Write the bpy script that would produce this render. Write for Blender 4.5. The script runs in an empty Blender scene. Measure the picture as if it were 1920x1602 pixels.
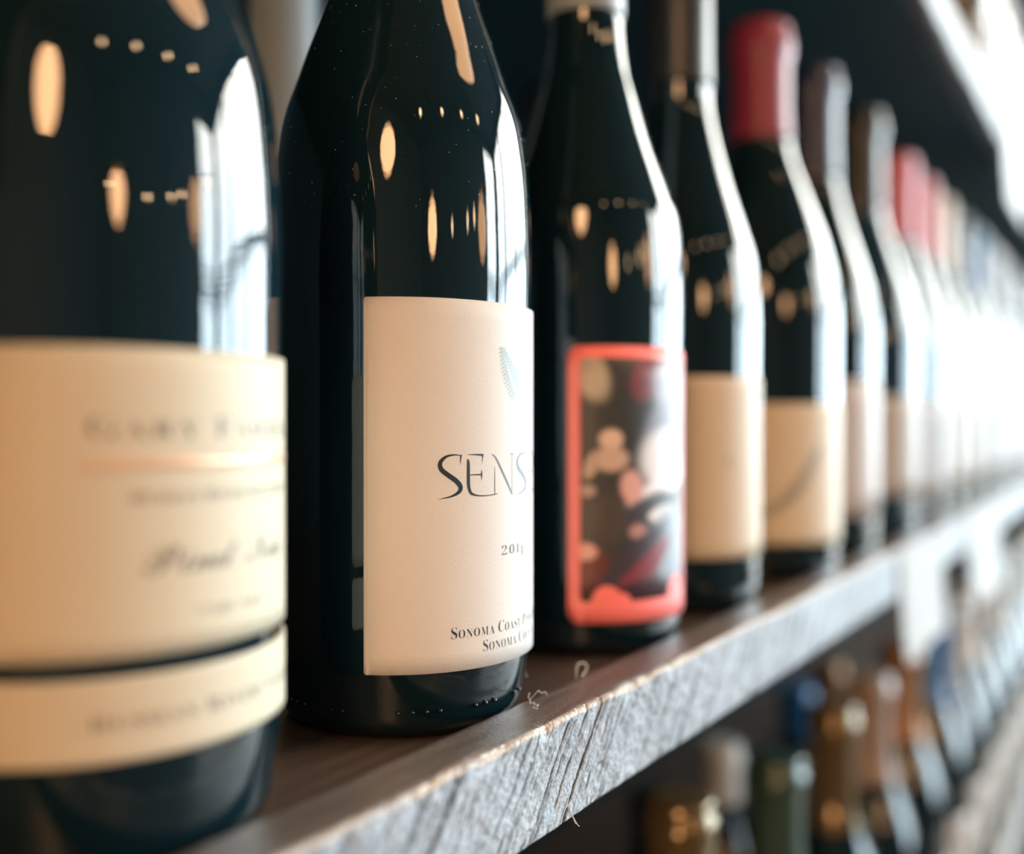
import bpy, bmesh, math, random
import numpy as np
from mathutils import Vector

random.seed(7)
SC = bpy.context.scene
COL = SC.collection
D2R = math.pi / 180

# ------------------------------------------------------------------ camera, world, lights, exposure
EYE = 1.2806                       # camera height; the middle shelf's top surface is at 1.20
SHELF_Z = 1.20
cam_d = bpy.data.cameras.new('camera')
cam = bpy.data.objects.new('camera', cam_d)
COL.objects.link(cam)
SC.camera = cam
cam.location = (0, 0, EYE)
cam.rotation_euler = ((90 - 0.18) * D2R, 0, (32.73 - 90) * D2R)
cam_d.sensor_width = 36
cam_d.lens = 35.0
cam_d.clip_start = 0.01
cam_d.dof.use_dof = True
cam_d.dof.focus_distance = 0.2545
cam_d.dof.aperture_fstop = 3.4
cam_d.dof.aperture_blades = 0

world = bpy.data.worlds.new('sky')
SC.world = world
world.use_nodes = True
wn = world.node_tree.nodes
wl = world.node_tree.links              # overcast sky: bluish low down, creamier overhead
tcw, sep, ramp = wn.new('ShaderNodeTexCoord'), wn.new('ShaderNodeSeparateXYZ'), wn.new('ShaderNodeValToRGB')
ramp.color_ramp.elements[0].position, ramp.color_ramp.elements[0].color = 0.08, (0.72, 0.87, 1.0, 1)
ramp.color_ramp.elements[1].position, ramp.color_ramp.elements[1].color = 0.42, (1.0, 0.96, 0.89, 1)
wl.new(tcw.outputs['Generated'], sep.inputs[0])
wl.new(sep.outputs['Z'], ramp.inputs[0])
wl.new(ramp.outputs[0], wn['Background'].inputs[0])
wn['Background'].inputs[1].default_value = 23.0

SC.view_settings.view_transform = 'Standard'
SC.view_settings.look = 'None'
SC.view_settings.exposure = 0.0
SC.view_settings.gamma = 1.0
SC.view_settings.use_curve_mapping = False

# storefront: openings in the wall at x = WX; portals help the sky light find them
WX = 3.8
WIN_Z0, WIN_Z1 = 0.55, 3.7
WIN_Y = [(-0.16, -1.56), (-1.62, -3.02), (-3.08, -4.38)]
FY = -4.5                           # storefront continues round the corner
WIN_X = [(3.68, 2.50)]
def portal(w_, loc, facing):
    ld = bpy.data.lights.new('window_daylight', 'AREA')
    ld.shape = 'RECTANGLE'
    ld.size, ld.size_y = w_, WIN_Z1 - WIN_Z0
    ld.cycles.is_portal = True
    lo = bpy.data.objects.new('window_daylight', ld)
    COL.objects.link(lo)
    lo.location = loc
    lo.rotation_euler = Vector(facing).to_track_quat('-Z', 'Y').to_euler()
for ya, yb in WIN_Y: portal(abs(yb - ya), (WX + 0.02, (ya + yb) / 2, (WIN_Z0 + WIN_Z1) / 2), (-1, 0, 0))
for xa, xb in WIN_X: portal(abs(xb - xa), ((xa + xb) / 2, FY - 0.02, (WIN_Z0 + WIN_Z1) / 2), (0, 1, 0))
LAMP_STRENGTH = 23.5

# ------------------------------------------------------------------ materials
def mat(name, color, rough=0.5, metal=0.0, spec=0.5, bump=None, emit=None, coat=0.0, noise=None, ior=None):
    m = bpy.data.materials.new(name)
    m.use_nodes = True
    nt = m.node_tree
    b = nt.nodes['Principled BSDF']
    b.inputs['Base Color'].default_value = (*color, 1)
    b.inputs['Roughness'].default_value = rough
    b.inputs['Metallic'].default_value = metal
    b.inputs['Specular IOR Level'].default_value = spec
    b.inputs['Coat Weight'].default_value = coat
    b.inputs['Coat Roughness'].default_value = 0.18
    if ior: b.inputs['IOR'].default_value = ior
    if emit:
        b.inputs['Emission Color'].default_value = (*emit[0], 1)
        b.inputs['Emission Strength'].default_value = emit[1]
    if bump or noise:
        tc = nt.nodes.new('ShaderNodeTexCoord')
    if bump:
        scale, strength, dist = bump
        n = nt.nodes.new('ShaderNodeTexNoise')
        n.inputs['Scale'].default_value = scale
        n.inputs['Detail'].default_value = 4
        nt.links.new(tc.outputs['Object'], n.inputs['Vector'])
        bp = nt.nodes.new('ShaderNodeBump')
        bp.inputs['Strength'].default_value = strength
        bp.inputs['Distance'].default_value = dist
        nt.links.new(n.outputs['Fac'], bp.inputs['Height'])
        nt.links.new(bp.outputs['Normal'], b.inputs['Normal'])
    if noise:
        scale3, c2 = noise
        mp = nt.nodes.new('ShaderNodeMapping')
        mp.inputs['Scale'].default_value = scale3
        nt.links.new(tc.outputs['Object'], mp.inputs['Vector'])
        n2 = nt.nodes.new('ShaderNodeTexNoise')
        n2.inputs['Scale'].default_value = 1.0
        n2.inputs['Detail'].default_value = 6
        nt.links.new(mp.outputs['Vector'], n2.inputs['Vector'])
        mx = nt.nodes.new('ShaderNodeMix')
        mx.data_type = 'RGBA'
        mx.inputs[6].default_value = (*color, 1)
        mx.inputs[7].default_value = (*c2, 1)
        rp = nt.nodes.new('ShaderNodeMapRange')
        rp.inputs[1].default_value = 0.3
        rp.inputs[2].default_value = 0.7
        nt.links.new(n2.outputs['Fac'], rp.inputs[0])
        nt.links.new(rp.outputs[0], mx.inputs[0])
        nt.links.new(mx.outputs[2], b.inputs['Base Color'])
    return m

M = {}
M['glass'] = mat('dark_bottle_glass', (0.0034, 0.0125, 0.0175), 0.02, ior=1.58, bump=(55, 0.03, 0.002))
M['glass_green'] = mat('green_bottle_glass', (0.010, 0.030, 0.026), 0.03, ior=1.58)
M['glass_blue'] = mat('blue_black_bottle_glass', (0.010, 0.034, 0.055), 0.03, ior=1.58)
M['paper_warm'] = mat('cream_label_paper', (0.512, 0.462, 0.353), 0.5, spec=0.22, bump=(500, 0.15, 0.0004))
M['paper_white'] = mat('textured_white_label_paper', (0.605, 0.588, 0.563), 0.6, spec=0.22, bump=(3200, 0.5, 0.00022))
M['paper_plain'] = mat('white_label_paper', (0.42, 0.42, 0.412), 0.4, spec=0.22)
M['paper_tan'] = mat('ivory_label_paper', (0.521, 0.445, 0.336), 0.45, spec=0.22)
M['paper_cream'] = mat('pale_cream_label_paper', (0.554, 0.487, 0.378), 0.45, spec=0.22)
M['paper_pink'] = mat('pinkish_white_label_paper', (0.445, 0.42, 0.42), 0.4, spec=0.22)
M['paper_grey'] = mat('grey_white_label_paper', (0.353, 0.378, 0.395), 0.4, spec=0.22)
M['coral'] = mat('coral_red_label_print', (0.90, 0.20, 0.19), 0.4)
M['ink'] = mat('black_blue_ink', (0.012, 0.022, 0.035), 0.45)
M['ink_soft'] = mat('grey_brown_ink', (0.13, 0.11, 0.085), 0.5)
M['ink_leaf'] = mat('grey_blue_leaf_ink', (0.20, 0.27, 0.31), 0.5)
M['gold'] = mat('copper_gold_foil', (0.72, 0.50, 0.36), 0.35, metal=0.3)
M['cap_black'] = mat('black_foil_capsule', (0.014, 0.020, 0.026), 0.33, spec=0.45)
M['cap_red'] = mat('wine_red_wax_capsule', (0.20, 0.022, 0.055), 0.42)
M['cap_navy'] = mat('navy_foil_capsule', (0.010, 0.022, 0.065), 0.33, spec=0.45)
M['cap_pink'] = mat('rose_pink_foil_capsule', (0.50, 0.14, 0.21), 0.42)
M['cap_white'] = mat('silver_white_foil_capsule', (0.62, 0.62, 0.60), 0.35)
M['cap_slate'] = mat('slate_grey_foil_capsule', (0.24, 0.29, 0.32), 0.4)
M['cap_blue'] = mat('blue_foil_capsule', (0.006, 0.12, 0.34), 0.33)
M['cap_gold'] = mat('shaded_gold_foil_capsule', (0.14, 0.10, 0.05), 0.17, metal=0.5)  # gold darkened: the shade under the middle shelf is in this colour
M['cap_brown'] = mat('copper_brown_foil_capsule', (0.26, 0.13, 0.05), 0.35, metal=0.3)
M['cap_green'] = mat('shaded_grey_green_foil_capsule', (0.025, 0.055, 0.045), 0.25)  # base kept dark to carry the shade of the shelf above
M['card'] = mat('white_card', (0.27, 0.27, 0.27), 0.5, spec=0.2)
M['fibre'] = mat('white_fibre', (0.75, 0.70, 0.62), 0.7)
M['dust'] = mat('pale_dust', (0.65, 0.62, 0.58), 0.8)
M['wall'] = mat('dark_wall_paint', (0.012, 0.050, 0.070), 0.75, bump=(30, 0.1, 0.002))
M['room_wall'] = mat('charcoal_room_wall', (0.075, 0.08, 0.085), 0.8, noise=((1.5, 1.5, 0.4), (0.055, 0.06, 0.065)))
M['ceiling'] = mat('dark_ceiling', (0.05, 0.048, 0.045), 0.85)
M['floor'] = mat('dark_wood_floor', (0.05, 0.034, 0.024), 0.45, noise=((3, 30, 3), (0.025, 0.018, 0.014)))
M['pavement'] = mat('grey_street_paving', (0.16, 0.165, 0.17), 0.8, bump=(8, 0.3, 0.01))
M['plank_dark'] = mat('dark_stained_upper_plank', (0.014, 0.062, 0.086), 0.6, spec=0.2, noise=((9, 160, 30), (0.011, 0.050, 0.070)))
M['shade_panel'] = mat('shade_dark_panel', (0.006, 0.020, 0.027), 0.8, spec=0.08, noise=((20, 20, 90), (0.005, 0.016, 0.021)))  # dark colour stands in for shade on the wall
M['cap_tan'] = mat('tan_foil_capsule', (0.26, 0.20, 0.17), 0.34)
M['steel'] = mat('dark_window_frame_metal', (0.03, 0.03, 0.032), 0.5)
M['cord'] = mat('black_cord', (0.02, 0.02, 0.02), 0.6)
M['brass'] = mat('brass_cap', (0.5, 0.33, 0.12), 0.35, metal=1.0)
M['lamp'] = mat('glowing_amber_globe', (0.8, 0.6, 0.4), 0.4, emit=((1.0, 0.53, 0.25), LAMP_STRENGTH))
M['lamp_dim'] = mat('dimmer_amber_globe', (0.8, 0.6, 0.4), 0.4, emit=((1.0, 0.55, 0.27), 8.5))
M['bulb'] = mat('glowing_bulb', (0.9, 0.8, 0.6), 0.3, emit=((1.0, 0.66, 0.36), 34.0))
M['plank'] = mat('stained_shelf_plank', (0.125, 0.086, 0.066), 0.34,
                 noise=((9, 160, 30), (0.06, 0.042, 0.034)), bump=(220, 0.25, 0.0006))

def glass_pane_mat():
    m = bpy.data.materials.new('clear_window_glass')
    m.use_nodes = True
    nt = m.node_tree
    nt.nodes.clear()
    out = nt.nodes.new('ShaderNodeOutputMaterial')
    mx = nt.nodes.new('ShaderNodeMixShader')
    tr = nt.nodes.new('ShaderNodeBsdfTransparent')
    gl = nt.nodes.new('ShaderNodeBsdfGlossy')
    gl.inputs['Roughness'].default_value = 0.0
    mx.inputs[0].default_value = 0.05
    tr.inputs[0].default_value = (0.97, 0.99, 0.98, 1)
    nt.links.new(tr.outputs[0], mx.inputs[1])
    nt.links.new(gl.outputs[0], mx.inputs[2])
    nt.links.new(mx.outputs[0], out.inputs[0])
    return m
M['pane'] = glass_pane_mat()

def lip_mat():
    """weathered grey board edge: grey face, pale bare wood along the worn arris, brown stain on top, dirt in the saw marks"""
    m = bpy.data.materials.new('weathered_board_edge')
    m.use_nodes = True
    nt = m.node_tree
    b = nt.nodes['Principled BSDF']
    at = nt.nodes.new('ShaderNodeVertexColor')
    at.layer_name = 'wood'
    tc = nt.nodes.new('ShaderNodeTexCoord')
    n = nt.nodes.new('ShaderNodeTexNoise')
    n.inputs['Scale'].default_value = 1300
    n.inputs['Detail'].default_value = 6
    nt.links.new(tc.outputs['Object'], n.inputs['Vector'])
    mr = nt.nodes.new('ShaderNodeMapRange')
    mr.inputs[1].default_value = 0.25
    mr.inputs[2].default_value = 0.75
    mr.inputs[3].default_value = 0.50
    mr.inputs[4].default_value = 1.32
    nt.links.new(n.outputs['Fac'], mr.inputs[0])
    mul = nt.nodes.new('ShaderNodeVectorMath')
    mul.operation = 'SCALE'
    nt.links.new(at.outputs['Color'], mul.inputs[0])
    nt.links.new(mr.outputs[0], mul.inputs['Scale'])
    nt.links.new(mul.outputs[0], b.inputs['Base Color'])
    rr = nt.nodes.new('ShaderNodeMapRange')       # the stained top is smoother than the sawn face
    rr.inputs[1].default_value = 0.0
    rr.inputs[2].default_value = 1.0
    rr.inputs[3].default_value = 0.30
    rr.inputs[4].default_value = 0.62
    nt.links.new(at.outputs['Alpha'], rr.inputs[0])
    nt.links.new(rr.outputs[0], b.inputs['Roughness'])
    bp = nt.nodes.new('ShaderNodeBump')
    bp.inputs['Strength'].default_value = 0.5
    bp.inputs['Distance'].default_value = 0.0004
    nt.links.new(n.outputs['Fac'], bp.inputs['Height'])
    nt.links.new(bp.outputs['Normal'], b.inputs['Normal'])
    return m
M['lip'] = lip_mat()

def painting_mat():
    """printed picture of the coral-framed label: soft patches of colour laid out in the label's own u, v"""
    m = bpy.data.materials.new('printed_picture')
    m.use_nodes = True
    nt = m.node_tree
    b = nt.nodes['Principled BSDF']
    b.inputs['Roughness'].default_value = 0.42
    uv = nt.nodes.new('ShaderNodeUVMap')
    uv.uv_map = 'uv'
    blobs = [  # u, v, ru, rv, angle, colour
        (0.5, 0.80, 0.55, 0.30, 0, (0.028, 0.032, 0.033)),
        (0.05, 0.95, 0.17, 0.10, -30, (0.42, 0.36, 0.28)),
        (0.52, 0.93, 0.16, 0.09, 20, (0.16, 0.035, 0.05)),
        (0.80, 0.90, 0.22, 0.16, 0, (0.30, 0.32, 0.40)),
        (0.74, 0.71, 0.26, 0.12, 10, (0.16, 0.18, 0.24)),
        (0.22, 0.665, 0.085, 0.042, 0, (0.62, 0.46, 0.36)),
        (0.22, 0.585, 0.13, 0.05, 0, (0.50, 0.36, 0.28)),
        (0.08, 0.56, 0.07, 0.04, 40, (0.42, 0.31, 0.25)),
        (0.70, 0.58, 0.25, 0.125, 0, (0.62, 0.63, 0.68)),
        (0.72, 0.48, 0.36, 0.05, 12, (0.70, 0.70, 0.74)),
        (0.38, 0.465, 0.09, 0.07, -15, (0.62, 0.36, 0.33)),
        (0.05, 0.455, 0.06, 0.025, 0, (0.34, 0.25, 0.23)),
        (0.55, 0.385, 0.24, 0.05, 10, (0.045, 0.04, 0.055)),
        (0.67, 0.352, 0.14, 0.032, 4, (0.74, 0.74, 0.76)),
        (0.43, 0.285, 0.075, 0.030, 0, (0.40, 0.22, 0.20)),
        (0.22, 0.34, 0.13, 0.10, 0, (0.06, 0.05, 0.045)),
        (0.80, 0.22, 0.26, 0.16, 0, (0.22, 0.27, 0.33)),
        (0.08, 0.13, 0.14, 0.09, 0, (0.12, 0.028, 0.028)),
        (0.42, 0.19, 0.30, 0.055, 22, (0.045, 0.035, 0.05)),
        (0.47, 0.115, 0.30, 0.055, 25, (0.20, 0.035, 0.05)),
        (0.50, 0.035, 0.20, 0.05, 0, (0.055, 0.03, 0.045)),
        (0.03, 0.205, 0.09, 0.035, 0, (0.66, 0.36, 0.32)),
    ]
    cur = None
    for (u, v, ru, rv, ang, c) in blobs:
        mp = nt.nodes.new('ShaderNodeMapping')
        mp.vector_type = 'TEXTURE'
        mp.inputs['Location'].default_value = (u, v, 0)
        mp.inputs['Rotation'].default_value = (0, 0, ang * D2R)
        mp.inputs['Scale'].default_value = (ru, rv, 1)
        nt.links.new(uv.outputs['UV'], mp.inputs['Vector'])
        ln = nt.nodes.new('ShaderNodeVectorMath')
        ln.operation = 'LENGTH'
        nt.links.new(mp.outputs[0], ln.inputs[0])
        r = nt.nodes.new('ShaderNodeMapRange')
        r.interpolation_type = 'SMOOTHSTEP'
        r.inputs[1].default_value = 1.32
        r.inputs[2].default_value = 0.72
        nt.links.new(ln.outputs['Value'], r.inputs[0])
        mx = nt.nodes.new('ShaderNodeMix')
        mx.data_type = 'RGBA'
        nt.links.new(r.outputs[0], mx.inputs[0])
        if cur is None: mx.inputs[6].default_value = (0.036, 0.038, 0.038, 1)
        else: nt.links.new(cur, mx.inputs[6])
        mx.inputs[7].default_value = (*c, 1)
        cur = mx.outputs[2]
    nt.links.new(cur, b.inputs['Base Color'])
    return m
M['painting'] = painting_mat()

# ------------------------------------------------------------------ helpers
def link(name, me, m, parent=None, loc=None):
    o = bpy.data.objects.new(name, me)
    COL.objects.link(o)
    if m is not None and not me.materials: me.materials.append(m)
    if parent: o.parent = parent
    if loc is not None: o.location = loc
    return o

def mesh(name, V, F, smooth=True):
    me = bpy.data.meshes.new(name)
    me.from_pydata([tuple(map(float, v)) for v in V], [], F)
    me.update()
    if smooth: me.shade_smooth()
    return me

def tag(o, label=None, cat=None, group=None, kind=None):
    if label: o['label'] = label
    if cat: o['category'] = cat
    if group: o['group'] = group
    if kind: o['kind'] = kind
    return o

def empty(name, loc):
    o = bpy.data.objects.new(name, None)
    o.empty_display_size = 0.03
    COL.objects.link(o)
    o.location = loc
    return o

def box(name, lo, hi, m, parent=None, bevel=0.0):
    bm = bmesh.new()
    bmesh.ops.create_cube(bm, size=1)
    for v in bm.verts:
        v.co = Vector([(lo[i] + hi[i]) / 2 + v.co[i] * (hi[i] - lo[i]) for i in range(3)])
    if bevel:
        bmesh.ops.bevel(bm, geom=bm.edges[:], offset=bevel, segments=2, affect='EDGES')
    me = bpy.data.meshes.new(name)
    bm.to_mesh(me)
    bm.free()
    return link(name, me, m, parent)

def catmull(P, k=4):
    P = np.array(P, float)
    out = []
    for i in range(len(P) - 1):
        p0, p1, p2, p3 = P[max(i - 1, 0)], P[i], P[i + 1], P[min(i + 2, len(P) - 1)]
        for t in np.linspace(0, 1, k, endpoint=False):
            out.append(0.5 * (2 * p1 + (p2 - p0) * t + (2 * p0 - 5 * p1 + 4 * p2 - p3) * t * t + (3 * p1 - p0 - 3 * p2 + p3) * t ** 3))
    out.append(P[-1])
    return np.array(out)

def lathe(name, prof, n=72):
    """prof: list of (r, z); r = 0 at an end closes it"""
    V, F, rows = [], [], []
    for r, z in prof:
        if r < 1e-7:
            rows.append([len(V)]); V.append((0, 0, z))
        else:
            rows.append(list(range(len(V), len(V) + n)))
            V += [(r * math.cos(2 * math.pi * i / n), r * math.sin(2 * math.pi * i / n), z) for i in range(n)]
    for a, b in zip(rows, rows[1:]):
        for i in range(n):
            j = (i + 1) % n
            if len(a) == 1 and len(b) == 1: continue
            if len(a) == 1: F.append((a[0], b[j], b[i]))
            elif len(b) == 1: F.append((a[i], a[j], b[0]))
            else: F.append((a[i], a[j], b[j], b[i]))
    return mesh(name, V, F)

def smooth_profile(pts, k=4):
    c = catmull(pts, k)
    c[:, 0] = np.maximum(c[:, 0], 0)
    return c

def patch(name, R, a0, a1, z0, z1, corner=0.0, th=0.00025, n=56, nz=14):
    """paper wrapped on a cylinder of radius R, azimuths in degrees, rounded corners, with uv over its whole face"""
    V, F, UV = [], [], []
    arc = R * abs(a1 - a0) * D2R
    # denser columns at rounded ends
    ss = np.linspace(0, 1, n + 1)
    if corner > 0:
        e = np.concatenate([corner / arc * (1 - np.cos(np.linspace(0, math.pi / 2, 7)))])
        ss = np.unique(np.concatenate([e, 1 - e, np.linspace(corner / arc, 1 - corner / arc, n)]))
    for s in ss:
        a = (a0 + (a1 - a0) * s) * D2R
        d = min(s, 1 - s) * arc
        inset = 0
        if corner > 0 and d < corner:
            inset = corner - math.sqrt(max(corner ** 2 - (corner - d) ** 2, 0))
        for k in range(nz + 1):
            t = k / nz
            z = z0 + inset + (z1 - z0 - 2 * inset) * t
            V.append((R * math.cos(a), R * math.sin(a), z))
            UV.append((s, (z - z0) / (z1 - z0)))
    m_ = len(ss)
    for i in range(m_ - 1):
        for k in range(nz):
            p = i * (nz + 1) + k
            F.append((p, p + nz + 1, p + nz + 2, p + 1))
    # rim turned in to the glass
    base = len(V)
    ring = [i * (nz + 1) for i in range(m_)] + [(m_ - 1) * (nz + 1) + k for k in range(1, nz + 1)] + \
           [i * (nz + 1) + nz for i in range(m_ - 2, -1, -1)] + [k for k in range(nz - 1, 0, -1)]
    for q in ring:
        x, y, z = V[q]
        f_ = (R - th) / R
        V.append((x * f_, y * f_, z)); UV.append(UV[q])
    L = len(ring)
    for i in range(L):
        j = (i + 1) % L
        F.append((ring[j], ring[i], base + i, base + j))
    me = mesh(name, V, F)
    uvl = me.uv_layers.new(name='uv')
    for lp in me.loops:
        uvl.data[lp.index].uv = UV[lp.vertex_index]
    return me

def bend(P, R, ac, z):
    """flat label points (x right, y up, metres) -> on the cylinder"""
    a = ac * D2R + P[:, 0] / R
    return np.stack([R * np.cos(a), R * np.sin(a), z + P[:, 1]], 1)

SERIF_UP = {c: chr(0x1D400 + i) for i, c in enumerate('ABCDEFGHIJKLMNOPQRSTUVWXYZ')}
SERIF_UP.update({c: chr(0x1D7CE + i) for i, c in enumerate('0123456789')})
SERIF_UP.update({c: chr(0x1D41A + i) for i, c in enumerate('abcdefghijklmnopqrstuvwxyz')})
SCRIPT = {c: chr(0x1D4D0 + i) for i, c in enumerate('ABCDEFGHIJKLMNOPQRSTUVWXYZ')}
SCRIPT.update({c: chr(0x1D4EA + i) for i, c in enumerate('abcdefghijklmnopqrstuvwxyz')})

def text_flat(body, thin=0.0):
    cu = bpy.data.curves.new('lettering', 'FONT')
    cu.body = body
    cu.size = 1.0
    cu.resolution_u = 3
    cu.offset = -thin
    to = bpy.data.objects.new('lettering', cu)
    COL.objects.link(to)
    dg = bpy.context.evaluated_depsgraph_get()
    me = bpy.data.meshes.new_from_object(to.evaluated_get(dg))
    V = np.array([v.co[:2] for v in me.vertices]) if me.vertices else np.zeros((0, 2))
    F = [tuple(p.vertices) for p in me.polygons]
    bpy.data.objects.remove(to)
    bpy.data.curves.remove(cu)
    bpy.data.meshes.remove(me)
    return V, F

def small_caps(words, cap, small=0.76, thin=0.016, font=SERIF_UP, gap=0.34, track=0.05):
    """a line in which each word's first letter is larger; returns flat points with x centred on 0"""
    X, Vs, Fs, off = 0.0, [], [], 0
    for wi, w in enumerate(words.split(' ')):
        for li, ch in enumerate(w):
            V, F = text_flat(font.get(ch, ch), thin)
            if not len(V): continue
            s = cap / 0.70 * (1.0 if (li == 0 or small == 1) else small)
            V = V * s
            V[:, 0] += X - V[:, 0].min()
            X = V[:, 0].max() + cap * track * 2
            Vs.append(V); Fs += [tuple(i + off for i in f) for f in F]; off += len(V)
        X += cap * gap * 1.4
    V = np.concatenate(Vs)
    V[:, 0] -= (V[:, 0].max() + V[:, 0].min()) / 2
    return V, Fs

def print_on(name, V, F, R, ac, z, m, parent, width=None):
    if width:
        V = V.copy(); V[:, 0] *= width / (V[:, 0].max() - V[:, 0].min())
    return link(name, mesh(name, bend(V, R, ac, z), F, False), m, parent)

def ribbon(pts, k=8):
    """pen stroke: (x, y, width) control points -> quads"""
    c = catmull(pts, k)
    t = np.gradient(c[:, :2], axis=0)
    t /= np.linalg.norm(t, axis=1)[:, None] + 1e-9
    nrm = np.stack([-t[:, 1], t[:, 0]], 1)
    A = c[:, :2] + nrm * c[:, 2:3] / 2
    B = c[:, :2] - nrm * c[:, 2:3] / 2
    V = np.concatenate([A, B]); n = len(c)
    F = [(i + n, i + n + 1, i + 1, i) for i in range(n - 1)]
    return V, F

def strokes(list_, scale=1.0, dx=0.0, dy=0.0):
    Vs, Fs, off = [], [], 0
    for st in list_:
        V, F = ribbon(st)
        Vs.append(V); Fs += [tuple(i + off for i in f) for f in F]; off += len(V)
    V = np.concatenate(Vs) * scale
    V[:, 0] += dx; V[:, 1] += dy
    return V, Fs

def tube(name, pts, r, m, parent=None, n=6, k=4):
    c = catmull(pts, k)
    V, F = [], []
    for i, p in enumerate(c):
        t = c[min(i + 1, len(c) - 1)] - c[max(i - 1, 0)]
        t = Vector(t).normalized()
        u = t.orthogonal().normalized(); w = t.cross(u)
        for j in range(n):
            a = 2 * math.pi * j / n
            V.append(Vector(p) + (u * math.cos(a) + w * math.sin(a)) * r)
    for i in range(len(c) - 1):
        for j in range(n):
            q = (j + 1) % n
            F.append((i * n + j, i * n + q, (i + 1) * n + q, (i + 1) * n + j))
    F.append(tuple(range(n))[::-1]); F.append(tuple((len(c) - 1) * n + j for j in range(n)))
    return link(name, mesh(name, V, F), m, parent)

def vnoise(x, y, seed=0):
    """2-D value noise for arrays, range 0..1"""
    xi, yi = np.floor(x).astype(np.int64), np.floor(y).astype(np.int64)
    fx, fy = x - xi, y - yi
    fx = fx * fx * (3 - 2 * fx); fy = fy * fy * (3 - 2 * fy)
    def h(a, b):
        n = (a * 374761393 + b * 668265263 + seed * 974711) & 0x7fffffff
        n = ((n ^ (n >> 13)) * 1274126177) & 0x7fffffff
        return ((n ^ (n >> 16)) & 0xffff) / 65535.0
    return (h(xi, yi) * (1 - fx) + h(xi + 1, yi) * fx) * (1 - fy) + (h(xi, yi + 1) * (1 - fx) + h(xi + 1, yi + 1) * fx) * fy

def fbm(x, y, o=4, seed=0):
    s, a, t = 0, 1.0, 0
    for i in range(o):
        s = s + a * vnoise(x * 2 ** i, y * 2 ** i, seed + i); t += a; a *= 0.55
    return s / t

# ------------------------------------------------------------------ room
RX0, RX1, RY0, RY1, RZ = -3.2, WX, FY, 0.56, 4.0
def struct(name, lo, hi, m):
    return tag(box(name, lo, hi, m), kind='structure')
struct('floor', (RX0 - 0.2, RY0 - 0.2, -0.1), (RX1 + 0.2, RY1 + 0.2, 0), M['floor'])
struct('ceiling', (RX0 - 0.2, RY0 - 0.2, RZ), (RX1 + 0.2, RY1 + 0.2, RZ + 0.1), M['ceiling'])
struct('wall_back', (RX0 - 0.2, RY1, 0), (RX1 + 0.2, RY1 + 0.15, RZ), M['wall'])
struct('wall_left', (RX0 - 0.15, RY0, 0), (RX0, RY1, RZ), M['room_wall'])
# the two walls with the storefront windows: wall pieces round the openings
def wall_pieces(wall, spans, u0, u1, along_y):
    def piece(name, ua, ub, za, zb):
        lo, hi = min(ua, ub), max(ua, ub)
        if along_y: box(name, (0, lo, za), (0.15, hi, zb), M['room_wall'], wall)
        else: box(name, (lo, -0.15, za), (hi, 0, zb), M['room_wall'], wall)
    piece('sill_wall', u0, u1, 0, WIN_Z0)
    piece('header_wall', u0, u1, WIN_Z1, RZ)
    us = [u0] + [u for w_ in spans for u in w_] + [u1]
    for i in range(0, len(us), 2): piece('pier', us[i], us[i + 1], WIN_Z0, WIN_Z1)
wr = tag(empty('wall_right', (RX1, 0, 0)), kind='structure')
wall_pieces(wr, WIN_Y, RY1, RY0, True)
wf = tag(empty('wall_front', (0, RY0, 0)), kind='structure')
wall_pieces(wf, WIN_X, RX1 + 0.15, RX0, False)
def window(n, loc, width, along_y):
    w_ = tag(empty('window_%d' % n, loc), kind='structure')
    if not along_y: w_.rotation_euler = (0, 0, 90 * D2R)
    hw, hh, fr, tz = width / 2, WIN_Z1 - WIN_Z0, 0.03, 1.40
    for nm, lo, hi in (('frame_rail', (-fr / 2, -hw, 0), (fr / 2, hw, fr)), ('frame_rail', (-fr / 2, -hw, hh - fr), (fr / 2, hw, hh)),
                       ('frame_stile', (-fr / 2, -hw, fr), (fr / 2, -hw + fr, hh - fr)), ('frame_stile', (-fr / 2, hw - fr, fr), (fr / 2, hw, hh - fr)),
                       ('transom_bar', (-fr / 2, -hw + fr, tz), (fr / 2, hw - fr, tz + 0.09))):
        box(nm, lo, hi, M['steel'], w_)
    box('pane', (-0.004, -hw + fr, fr), (0.004, hw - fr, tz), M['pane'], w_)
    box('pane', (-0.004, -hw + fr, tz + 0.09), (0.004, hw - fr, hh - fr), M['pane'], w_)
for i, (a, b) in enumerate(WIN_Y): window(i + 1, (RX1 + 0.06, (a + b) / 2, WIN_Z0), abs(a - b), True)
for i, (a, b) in enumerate(WIN_X): window(len(WIN_Y) + i + 1, ((a + b) / 2, RY0 - 0.06, WIN_Z0), abs(a - b), False)
# the street outside
tag(box('pavement', (-8, -26, -0.16), (28, 6, -0.10), M['pavement']), kind='structure')

# ------------------------------------------------------------------ shelves
SX0, SX1 = -1.0, 3.6
LIP_Y0, LIP_Y1 = 0.1261, 0.1428     # front board
LIP_UP, LIP_DN = 0.0055, 0.0216     # above / below the plank's top surface

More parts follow.
